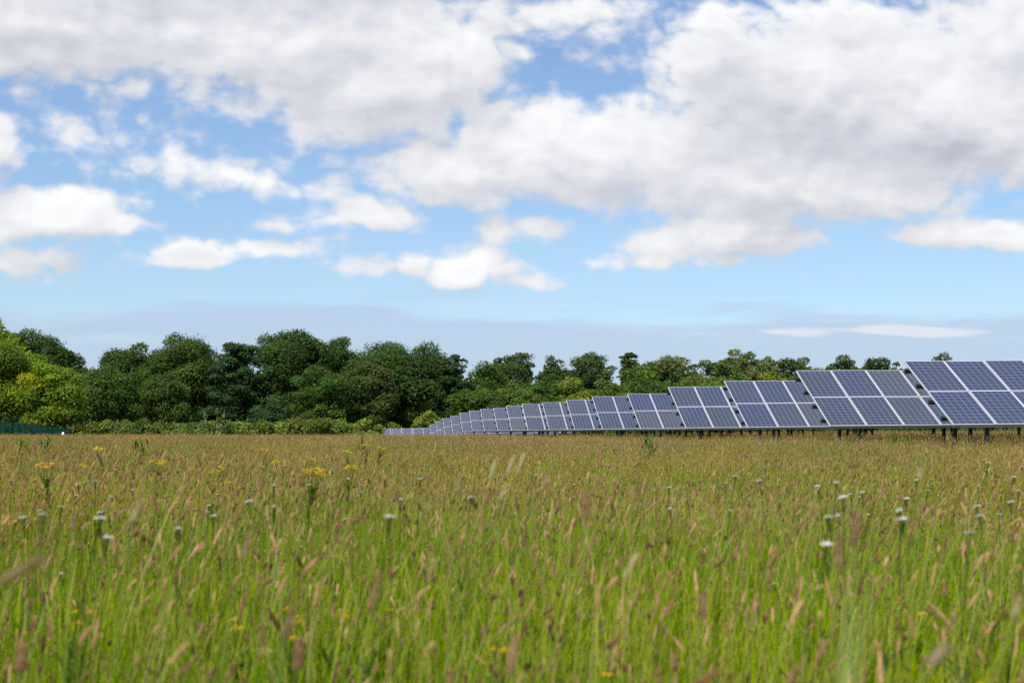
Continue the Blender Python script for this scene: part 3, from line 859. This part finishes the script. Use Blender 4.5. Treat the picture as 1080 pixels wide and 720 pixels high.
for q_, (px, py) in enumerate(yar):
    side = 'left' if px < 400 else ('right' if px > 750 else 'middle')
    place_flower('white_wildflower', YA[q_ % 4], px, py, .71, float(rng.uniform(.9, 1.25)) * (1.0 if py < 560 else .68),
                 {'left': 'small flat white yarrow flower head in the left half of the meadow', 'right': 'small flat white yarrow flower head in the right part of the meadow',
                  'middle': 'small flat white yarrow flower head in the middle of the meadow'}[side], 'wildflower', 'white yarrow flowers in the %s of the meadow' % side)
RA = [ragwort_meshes((.62, .42, .012), .045, nfl=9), ragwort_meshes((.66, .38, .01), .055, nfl=12), ragwort_meshes((.60, .44, .015), .035, .70, 6)]
rag = [(153, 469), (161, 487), (167, 488), (203, 482), (204, 495), (223, 491), (230, 491), (271, 474), (283, 481), (319, 484), (309, 494), (376, 466), (386, 470), (392, 472), (368, 486), (460, 479), (1, 481), (20, 474), (66, 490), (59, 491), (25, 472), (120, 470), (145, 462), (50, 500), (4, 508), (274, 474), (238, 504), (370, 476)]
for q_, (px, py) in enumerate(rag):
    place_flower('yellow_wildflower', RA[q_ % 3], px, py, .72, float(rng.uniform(.9, 1.2)), 'tall yellow ragwort flower standing out of the grass at left', 'wildflower', 'yellow ragwort in the left meadow')
BU = [ragwort_meshes((.70, .42, .01), .035, .5, 3, .0042), ragwort_meshes((.72, .46, .01), .03, .52, 2, .005)]
but = [(280, 622), (290, 624), (296, 618), (300, 630), (308, 636), (278, 640), (299, 627), (336, 627), (349, 574), (77, 622), (86, 630), (88, 624), (450, 708), (465, 706), (470, 703), (950, 627), (1040, 690), (1060, 695), (806, 707), (376, 622), (535, 637), (700, 703), (345, 565), (820, 715), (12, 640), (630, 690)]
for q_, (px, py) in enumerate(but):
    left = px < 420
    place_flower('yellow_wildflower', BU[q_ % 2], px, py, .56, float(rng.uniform(.95, 1.2)),
                 'small yellow flower low in the %s foreground grass' % ('left' if left else 'right and middle'), 'wildflower', 'small yellow flowers in the %s foreground' % ('left' if left else 'right and middle'))
PK = ragwort_meshes((.62, .22, .24), .014, .6, 6, .006)
for px, py, lab in ((355, 552, 'pink clover flower left of the picture centre'), (1027, 547, 'larger pink flower near the right picture edge'), (988, 539, 'small pink flower left of the larger pink one'), (939, 517, 'faint pink flower farthest left of the pink ones at right'), (47, 528, 'pale pink flower in the left meadow')):
    place_flower('pink_wildflower', PK, px, py, .6, 1.0, lab, 'wildflower', 'pink flowers in the meadow')

# tall green weeds
def weed_mesh(h, n):
    st = Acc(); g = np.array([(.085, .145, .018)])
    for q_ in range(3):
        o = rng.normal(size=2) * .05
        stems(st, np.array([[o[0], o[1], -.05]]), np.array([[o[0] * 2, o[1] * 2, h * rng.uniform(.75, 1)]]), np.array([[.03, 0, 0]]), np.array([.008]), g, 4)
    z = rng.uniform(.15, 1, (n, 1)) * h
    p = np.concatenate([rng.normal(size=(n, 2)) * .05, z], 1)
    blades(st, p, rng.uniform(.08, .2, n), rng.uniform(.016, .035, n), unit(rng.normal(size=(n, 2))), rng.uniform(.5, 1.3, n), np.repeat(g, n, 0) * .8, np.repeat(g, n, 0) * rng.uniform(.9, 1.4, (n, 1)), 3)
    return st.mesh('tall_weed', M_GRASS)
WE = [weed_mesh(.80, 60), weed_mesh(.78, 45)]
for q_, (px, py, lab) in enumerate(((22, 470, 'leafy green weed at the far left of the meadow'), (49, 468, 'dark green weed below the white marker post'), (150, 470, 'green weed stalk under the yellow flowers left of the bare shrub'),
        (190, 458, 'bright green weed poking above the meadow skyline by the hedge'), (221, 458, 'tall dark weed on the meadow skyline below the bare shrub'), (381, 470, 'green ragwort stalks below the right end of the hedge'),
        (680, 467, 'bright green weed in the meadow below the fifth panel row'), (688, 471, 'second bright green weed beside the one below the fifth row'), (946, 462, 'tussock of dark green leaves under the second panel row'), (958, 461, 'right-hand dark green tussock near the nearest row posts'))):
    x, D = spot(px, py, .74)
    o = obj('tall_weed', WE[q_ % 2]); o.location = (x, D, gz(x, D)); o.rotation_euler = (0, 0, rng.uniform(0, 6))
    s = 1.0 if D < 60 else 1.25
    o.scale = (s, s, 1)
    tag(o, lab, 'weed', 'tall green weeds in the meadow')

# out-of-focus grasses close to the camera
def near_grass(name, px, py, D, L, R_, ang, col, label, stemcol=(.32, .38, .09), fl=14, lean=0.0, w=.0048, blade=False):
    """seed head whose centre shows at px,py; ang = tilt of the head from vertical towards the right"""
    x, z = (px - 540) / F * D, EYE - (py - HZ) / F * D
    g0 = gz(x, D)
    d = np.array([math.sin(ang), .1, math.cos(ang)])
    p0 = np.array([0, 0, z - g0]) - d * L / 2
    root = empty(name, (x, D, g0)); tag(root, label, 'plant', 'tall plants close to the camera')
    st = Acc()
    base = np.array([[p0[0] - lean - .06 * math.sin(ang), p0[1] + .03, -.05]])
    stems(st, base, p0[None], np.array([[-d[0] * .25, 0, 0.0]]) + 0, np.array([w]), np.array([stemcol]), 8)
    if blade:
        n = 4
        blades(st, base.repeat(n, 0), np.full(n, .35), np.full(n, .008), unit(rng.normal(size=(n, 2))), np.full(n, .3), np.repeat([(.08, .13, .02)], n, 0), np.repeat([(.12, .17, .03)], n, 0))
    obj('stem', st.mesh('stem', M_GRASS), root)
    hd = Acc()
    heads(hd, p0[None], d[None], np.array([L]), np.array([R_]), np.array([col]), 90, fl / 14, 8)
    obj('seed_head', hd.mesh('seed_head', M_GRASS), root)
NG = [
 (22, 602, 1.5, .055, .0055, 1.0, (.38, .25, .14), 'large blurred tan seed head leaning right at the left picture edge'),
 (990, 691, 1.6, .030, .0065, .85, (.42, .33, .23), 'pale blurred seed head at the lower right corner'),
 (902, 558, 1.9, .05, .0045, .22, (.30, .18, .12), 'dark blurred seed head left of the tall pale blade'),
 (885, 582, 1.9, .045, .0045, .1, (.32, .20, .13), 'brown blurred seed head left of the dark one by the pale blade'),
 (541, 690, 1.8, .055, .005, .2, (.42, .26, .15), 'blurred orange-brown seed head at the bottom centre'),
 (316, 690, 2.0, .045, .0065, .15, (.33, .19, .125), 'broad brown seed head at the bottom left of centre'),
 (305, 655, 2.0, .055, .0045, .3, (.33, .20, .13), 'slim brown seed head above the broad brown one'),
 (395, 625, 2.2, .065, .0042, .25, (.34, .21, .14), 'slim reddish-brown seed head left of the bottom centre'),
 (22, 695, 2.1, .04, .006, .1, (.36, .20, .14), 'reddish seed head near the bottom left corner'),
 (742, 640, 2.2, .045, .0045, 0.0, (.32, .20, .13), 'upright brown seed head right of the bottom centre'),
 (618, 532, 2.6, .055, .0055, .05, (.34, .22, .15), 'broad brown seed head in the middle of the meadow'),
 (858, 539, 2.4, .018, .0075, .1, (.50, .41, .27), 'round cream knob seed head right of centre'),
 (970, 500, 3.6, .03, .006, .05, (.50, .43, .28), 'cream knob on a tall stem in the right meadow'),
 (143, 543, 2.6, .055, .007, .35, (.36, .29, .16), 'pale blurred seed head at left of the meadow'),
 (520, 494, 3.6, .06, .0042, .3, (.46, .40, .26), 'leftmost leaning pale stem of the tall clump at centre', .16),
 (538, 491, 3.7, .06, .0042, .35, (.48, .41, .27), 'leaning pale stem second from left in the clump at centre', .17),
 (549, 489, 3.8, .06, .0042, .35, (.48, .41, .27), 'tallest leaning pale stem in the clump at centre', .20),
 (574, 510, 3.6, .05, .004, .35, (.40, .28, .19), 'brown-headed leaning stem right of the pale clump at centre', .18),
 (484, 510, 3.6, .05, .004, .12, (.42, .30, .20), 'upright stem with a brown head left of the pale clump', .05),
 (530, 520, 3.3, .05, .004, .4, (.46, .36, .22), 'short leaning stem under the pale clump at centre', .2),
 (666, 595, 2.5, .05, .004, .45, (.46, .40, .26), 'long pale stem leaning right in the centre-right foreground', .3),
 (455, 600, 2.5, .04, .004, .3, (.44, .33, .22), 'pale leaning stem in the centre-left foreground', .22),
 (1072, 640, 2.2, .04, .004, .3, (.44, .36, .22), 'pale stem leaning at the right picture edge', .2),
 (78, 548, 3.0, .05, .004, .1, (.36, .22, .15), 'upright straw stem with a reddish head in the left meadow', .04),
 (260, 575, 2.6, .05, .004, .25, (.40, .28, .18), 'straw stem with a brown head left of the picture centre', .12),
]
for (px, py, D, L, R_, an, col, lab, *ln) in NG:
    near_grass('meadow_plant', px, py, D, L, R_, an, col, lab, blade=True, lean=ln[0] if ln else .05)
# the tall pale green blade that stands right in front of the lens
st = Acc(); D = 1.15
x = (912 - 540) / F * D; g0 = gz(x, D); zt = EYE - (545 - HZ) / F * D - g0
n = 7
b0 = np.stack([rng.uniform(-.065, -.035, n), rng.uniform(0, .03, n), np.full(n, -.03)], 1)
hh = zt * np.array([1.02, 1.0, .97, .88, .8, .7, .55])
blades(st, b0, hh, np.array([.011, .010, .010, .009, .009, .008, .008]), np.array([[1, .1]] * 4 + [[.7, .3]] * 3), np.array([.05, .055, .06, .07, .09, .12, .02]),
       np.array([(.24, .33, .06)] * n), np.array([(.42, .48, .18)] * n), 8)
o = obj('meadow_plant', st.mesh('meadow_plant', M_GRASS)); o.location = (x, D, g0)
tag(o, 'tall pale green blurred grass blade right of centre', 'plant')

# ------------------------------------------------------------------ sky with clouds
SUN_EL, SUN_AZ = math.radians(50), math.radians(200)     # azimuth clockwise from +Y: behind the camera, a little to the left
w = bpy.data.worlds.new('World'); scene.world = w; w.use_nodes = True
nt = w.node_tree
bg = nt.nodes['Background']
sky = N(nt, 'ShaderNodeTexSky'); sky.sky_type = 'NISHITA'; sky.sun_disc = False
sky.sun_elevation = SUN_EL; sky.sun_rotation = SUN_AZ
sky.air_density = 1.0; sky.dust_density = 0.6; sky.ozone_density = 1.6; sky.altitude = 50

def vm(nt, op, a, b=None):
    n = nt.nodes.new('ShaderNodeVectorMath'); n.operation = op
    for i_, x in enumerate((a, b)):
        if x is None: continue
        if isinstance(x, tuple): n.inputs[i_].default_value = x
        else: nt.links.new(x, n.inputs[i_])
    return n.outputs['Value'] if op in ('LENGTH', 'DOT_PRODUCT') else n.outputs['Vector']

# cloud list: centre x, y, half width, height above, depth below (photo pixels, turned into directions), strength
CL = [
 (60, 20, 290, 110, 78, 1.2), (300, 40, 250, 100, 78, 1.2), (400, 95, 130, 70, 64, 1.25), (470, 50, 100, 60, 70, .95), (200, -60, 420, 90, 90, 1.3),
 (870, 75, 230, 80, 120, 1.25), (1010, 115, 190, 90, 100, 1.3), (650, 160, 270, 58, 60, 1.2), (480, 183, 125, 36, 36, 1.1), (820, 195, 250, 66, 52, 1.25), (930, 205, 120, 40, 36, .9), (1080, 30, 120, 100, 80, 1.0), (760, 60, 110, 50, 60, .9), (560, 140, 80, 36, 30, 1.0), (590, 15, 110, 30, 34, .55),
 (100, 147, 64, 28, 26, .22), (243, 184, 62, 28, 22, .6), (180, 172, 80, 16, 16, .22), (-8, 155, 32, 46, 40, 1.0),
 (50, 234, 105, 38, 26, 1.15), (25, 277, 85, 18, 14, .36), (212, 277, 60, 26, 14, 1.0), (385, 234, 58, 28, 16, .8), (325, 207, 40, 14, 12, .3), (305, 241, 44, 14, 10, .3),
 (497, 286, 56, 30, 18, 1.15), (420, 285, 75, 16, 12, .55), (305, 268, 50, 14, 10, .32), (555, 247, 50, 16, 12, .5), (765, 258, 130, 34, 22, 1.1), (690, 274, 64, 15, 10, .45), (760, 280, 40, 12, 8, .45), (1045, 252, 95, 24, 17, .95), (545, 297, 64, 10, 8, .3),
 (-150, 120, 140, 90, 60, 1.1), (-140, 260, 120, 40, 30, .9), (1250, 150, 180, 110, 80, 1.1), (1240, 290, 130, 40, 26, .9),
]
def cloud_group():
    g = bpy.data.node_groups.new('cloud_field', 'ShaderNodeTree')
    g.interface.new_socket('P', in_out='INPUT', socket_type='NodeSocketVector')
    g.interface.new_socket('F', in_out='OUTPUT', socket_type='NodeSocketFloat')
    gi = g.nodes.new('NodeGroupInput'); go = g.nodes.new('NodeGroupOutput')
    P = gi.outputs[0]
    # domain warp, so that outlines curl
    wn = N(g, 'ShaderNodeTexNoise'); wn.inputs['Scale'].default_value = 9; wn.inputs['Detail'].default_value = 3; wn.noise_dimensions = '2D'
    g.links.new(P, wn.inputs['Vector'])
    wv = vm(g, 'MULTIPLY', vm(g, 'SUBTRACT', wn.outputs['Color'], (.5, .5, .5)), (.05, .025, 0))
    Pw = vm(g, 'ADD', P, wv)
    f = None
    for (cx, cy, a, bu, bd, s) in CL:
        u, v = (cx - 540) / F, (HZ - cy) / F
        d = vm(g, 'SUBTRACT', Pw, (u, v, 0))
        up = vm(g, 'MULTIPLY', d, (F / a, F / bu, 0))
        dn = vm(g, 'MULTIPLY', d, (F / a, -F / bd, 0))
        e = vm(g, 'MAXIMUM', up, dn)          # y: up/down part; x is kept since both share it
        r = vm(g, 'LENGTH', e)
        t = mathn(g, 'MULTIPLY_ADD', r, -s, s)
        f = t if f is None else mathn(g, 'SMOOTH_MAX', f, t, .18)
    # billows
    n1 = N(g, 'ShaderNodeTexNoise'); n1.noise_dimensions = '2D'; n1.inputs['Scale'].default_value = 19; n1.inputs['Detail'].default_value = 10; n1.inputs['Roughness'].default_value = .58
    g.links.new(vm(g, 'MULTIPLY', P, (1.0, 1.8, 1)), n1.inputs['Vector'])
    f = mathn(g, 'ADD', f, mathn(g, 'MULTIPLY_ADD', n1.outputs['Fac'], .8, -.36))
    n3 = N(g, 'ShaderNodeTexNoise'); n3.noise_dimensions = '2D'; n3.inputs['Scale'].default_value = 42; n3.inputs['Detail'].default_value = 8; n3.inputs['Roughness'].default_value = .6
    g.links.new(vm(g, 'MULTIPLY', Pw, (1.0, 1.5, 1)), n3.inputs['Vector'])
    f = mathn(g, 'ADD', f, mathn(g, 'MULTIPLY_ADD', n3.outputs['Fac'], .55, -.275))
    n5 = N(g, 'ShaderNodeTexNoise'); n5.noise_dimensions = '2D'; n5.inputs['Scale'].default_value = 24; n5.inputs['Detail'].default_value = 2; n5.inputs['Roughness'].default_value = .45
    g.links.new(vm(g, 'MULTIPLY', P, (1.0, 1.35, 1)), n5.inputs['Vector'])
    bil = mathn(g, 'ABSOLUTE', mathn(g, 'MULTIPLY_ADD', n5.outputs['Fac'], 2.0, -1.0))
    f = mathn(g, 'ADD', f, mathn(g, 'MULTIPLY_ADD', bil, .7, -.10))
    g.links.new(f, go.inputs[0])
    return g
CG = cloud_group()
tc = N(nt, 'ShaderNodeTexCoord')
DIR = tc.outputs['Generated']
sep = N(nt, 'ShaderNodeSeparateXYZ'); nt.links.new(DIR, sep.inputs[0])
yy = mathn(nt, 'MAXIMUM', sep.outputs[1], .08)
comb = N(nt, 'ShaderNodeCombineXYZ')
nt.links.new(mathn(nt, 'DIVIDE', sep.outputs[0], yy), comb.inputs[0]); nt.links.new(mathn(nt, 'DIVIDE', sep.outputs[2], yy), comb.inputs[1])
UV = comb.outputs[0]
def field(vec):
    n = nt.nodes.new('ShaderNodeGroup'); n.node_tree = CG
    nt.links.new(vec, n.inputs[0]); return n.outputs[0]
f0 = field(UV)
f1 = field(vm(nt, 'ADD', UV, (-.010, .034, 0)))
f2 = field(vm(nt, 'ADD', UV, (-.005, .012, 0)))
def smooth(x, lo, hi):
    n = N(nt, 'ShaderNodeMapRange'); n.interpolation_type = 'SMOOTHSTEP'
    nt.links.new(x, n.inputs[0]); n.inputs[1].default_value = lo; n.inputs[2].default_value = hi
    return n.outputs[0]
# clouds of the rest of the sky: flat layer seen in perspective
zz = mathn(nt, 'MAXIMUM', sep.outputs[2], .03)
c2 = N(nt, 'ShaderNodeCombineXYZ')
nt.links.new(mathn(nt, 'DIVIDE', sep.outputs[0], zz), c2.inputs[0]); nt.links.new(mathn(nt, 'DIVIDE', sep.outputs[1], zz), c2.inputs[1])
ng_ = N(nt, 'ShaderNodeTexNoise'); ng_.noise_dimensions = '2D'; ng_.inputs['Scale'].default_value = .9; ng_.inputs['Detail'].default_value = 7
nt.links.new(c2.outputs[0], ng_.inputs['Vector'])
gen = smooth(ng_.outputs['Fac'], .47, .68)
# weight of the directed cloud list: ahead, and not far above or beside
wA = mathn(nt, 'MULTIPLY', smooth(sep.outputs[1], .55, .75), mathn(nt, 'SUBTRACT', 1.0, smooth(sep.outputs[2], .34, .46)))
den0 = mathn(nt, 'ADD', mathn(nt, 'MULTIPLY', smooth(f0, -.10, .46), wA), mathn(nt, 'MULTIPLY', gen, mathn(nt, 'SUBTRACT', 1.0, wA)))
# light on the billows: denser towards the light = darker
dl = mathn(nt, 'SUBTRACT', f0, f1)
lit = mathn(nt, 'ADD', mathn(nt, 'MULTIPLY_ADD', dl, .42, .5), mathn(nt, 'MULTIPLY', mathn(nt, 'SUBTRACT', f0, f2), .38), clamp=True)
thick = smooth(f0, .25, 1.5)
n4 = N(nt, 'ShaderNodeTexNoise'); n4.noise_dimensions = '2D'; n4.inputs['Scale'].default_value = 5; n4.inputs['Detail'].default_value = 7; n4.inputs['Roughness'].default_value = .55
nt.links.new(vm(nt, 'MULTIPLY', vm(nt, 'ADD', UV, (1.7, .4, 0)), (1.0, 2.6, 1)), n4.inputs['Vector'])
grey = mathn(nt, 'MULTIPLY', smooth(n4.outputs['Fac'], .40, .66), smooth(f0, .15, .8))
lum = mathn(nt, 'SUBTRACT', mathn(nt, 'MULTIPLY_ADD', lit, .30, .475), mathn(nt, 'MULTIPLY_ADD', grey, .10, mathn(nt, 'MULTIPLY', thick, .06)))
lumc = N(nt, 'ShaderNodeCombineColor')
nt.links.new(mathn(nt, 'MULTIPLY_ADD', lum, 1.0, -.006), lumc.inputs[0]); nt.links.new(mathn(nt, 'MULTIPLY_ADD', lum, .96, .030), lumc.inputs[1]); nt.links.new(mathn(nt, 'MULTIPLY_ADD', lum, .80, .158), lumc.inputs[2])
# low blue-grey bank near the horizon
nb1 = N(nt, 'ShaderNodeTexNoise'); nb1.noise_dimensions = '2D'; nb1.inputs['Scale'].default_value = 6; nb1.inputs['Detail'].default_value = 6
nt.links.new(vm(nt, 'MULTIPLY', UV, (.9, 7, 1)), nb1.inputs['Vector'])
s2 = N(nt, 'ShaderNodeSeparateXYZ'); nt.links.new(UV, s2.inputs[0])
bankh = mathn(nt, 'SUBTRACT', mathn(nt, 'MULTIPLY_ADD', nb1.outputs['Fac'], .08, .048), s2.outputs[1])
bank = mathn(nt, 'MULTIPLY', smooth(bankh, -.008, .014), .75)
# bright streaks on the bank
nb2 = N(nt, 'ShaderNodeTexNoise'); nb2.noise_dimensions = '2D'; nb2.inputs['Scale'].default_value = 5; nb2.inputs['Detail'].default_value = 5
nt.links.new(vm(nt, 'MULTIPLY', vm(nt, 'ADD', UV, (3.3, .2, 0)), (1.2, 16, 1)), nb2.inputs['Vector'])
def streak(px, py, a, b):
    r = vm(nt, 'LENGTH', vm(nt, 'MULTIPLY', vm(nt, 'SUBTRACT', UV, ((px - 540) / F, (HZ - py) / F, 0)), (F / a, F / b, 0)))
    return mathn(nt, 'SUBTRACT', 1.0, r)
st_ = mathn(nt, 'MAXIMUM', streak(845, 353, 85, 12), streak(955, 350, 85, 9))
st_ = smooth(mathn(nt, 'MULTIPLY_ADD', nb2.outputs['Fac'], 2.6, mathn(nt, 'ADD', st_, -1.55)), .0, .5)

SKYMUL = mixc(nt, 1.0, sky.outputs[0], (.085, .0955, .106), 'MULTIPLY')
# thin moist veil whitening the low sky
veil = mathn(nt, 'MULTIPLY', mathn(nt, 'POWER', mathn(nt, 'SUBTRACT', 1.0, mathn(nt, 'MAXIMUM', sep.outputs[2], 0.0), clamp=True), 6.0), .35)
skyc = mixc(nt, veil, SKYMUL, (.32, .45, .565))
skyc = mixc(nt, bank, skyc, (.365, .455, .60))
skyc = mixc(nt, mathn(nt, 'MULTIPLY', st_, .75), skyc, (.62, .65, .69))
skyc = mixc(nt, den0, skyc, lumc.outputs[0])
nt.links.new(skyc, bg.inputs['Color'])
bg.inputs['Strength'].default_value = 1.0

sun = bpy.data.lights.new('sun', 'SUN'); sun.energy = 4.7; sun.angle = math.radians(.6); sun.color = (1.0, .955, .89)
so = bpy.data.objects.new('sun', sun); COL.objects.link(so)
# light travels from the sun direction
sd = Vector((math.sin(SUN_AZ) * math.cos(SUN_EL), math.cos(SUN_AZ) * math.cos(SUN_EL), math.sin(SUN_EL)))
so.rotation_euler = sd.to_track_quat('Z', 'Y').to_euler()
so.location = (0, -20, 40)

# ------------------------------------------------------------------ camera and render
cam = bpy.data.cameras.new('camera'); co = bpy.data.objects.new('camera', cam); COL.objects.link(co)
co.location = (0, 0, EYE); co.rotation_euler = (PI / 2, 0, 0)
cam.lens = 50; cam.sensor_width = 36; cam.sensor_fit = 'HORIZONTAL'
cam.shift_y = (HZ - 360) / 1080
cam.clip_start = .05; cam.clip_end = 6000
cam.dof.use_dof = True; cam.dof.focus_distance = 34; cam.dof.aperture_fstop = 4.2
scene.camera = co
scene.render.engine = 'CYCLES'
cy = scene.cycles
cy.max_bounces = 5; cy.diffuse_bounces = 3; cy.glossy_bounces = 2; cy.transmission_bounces = 3; cy.transparent_max_bounces = 4
cy.use_denoising = False
cy.sample_clamp_indirect = 6
w.cycles.sampling_method = 'MANUAL'; w.cycles.sample_map_resolution = 512
vs = scene.view_settings
scene.display_settings.display_device = 'sRGB'
vs.view_transform = 'Standard'; vs.look = 'None'; vs.exposure = 0.4; vs.gamma = 1; vs.use_curve_mapping = False
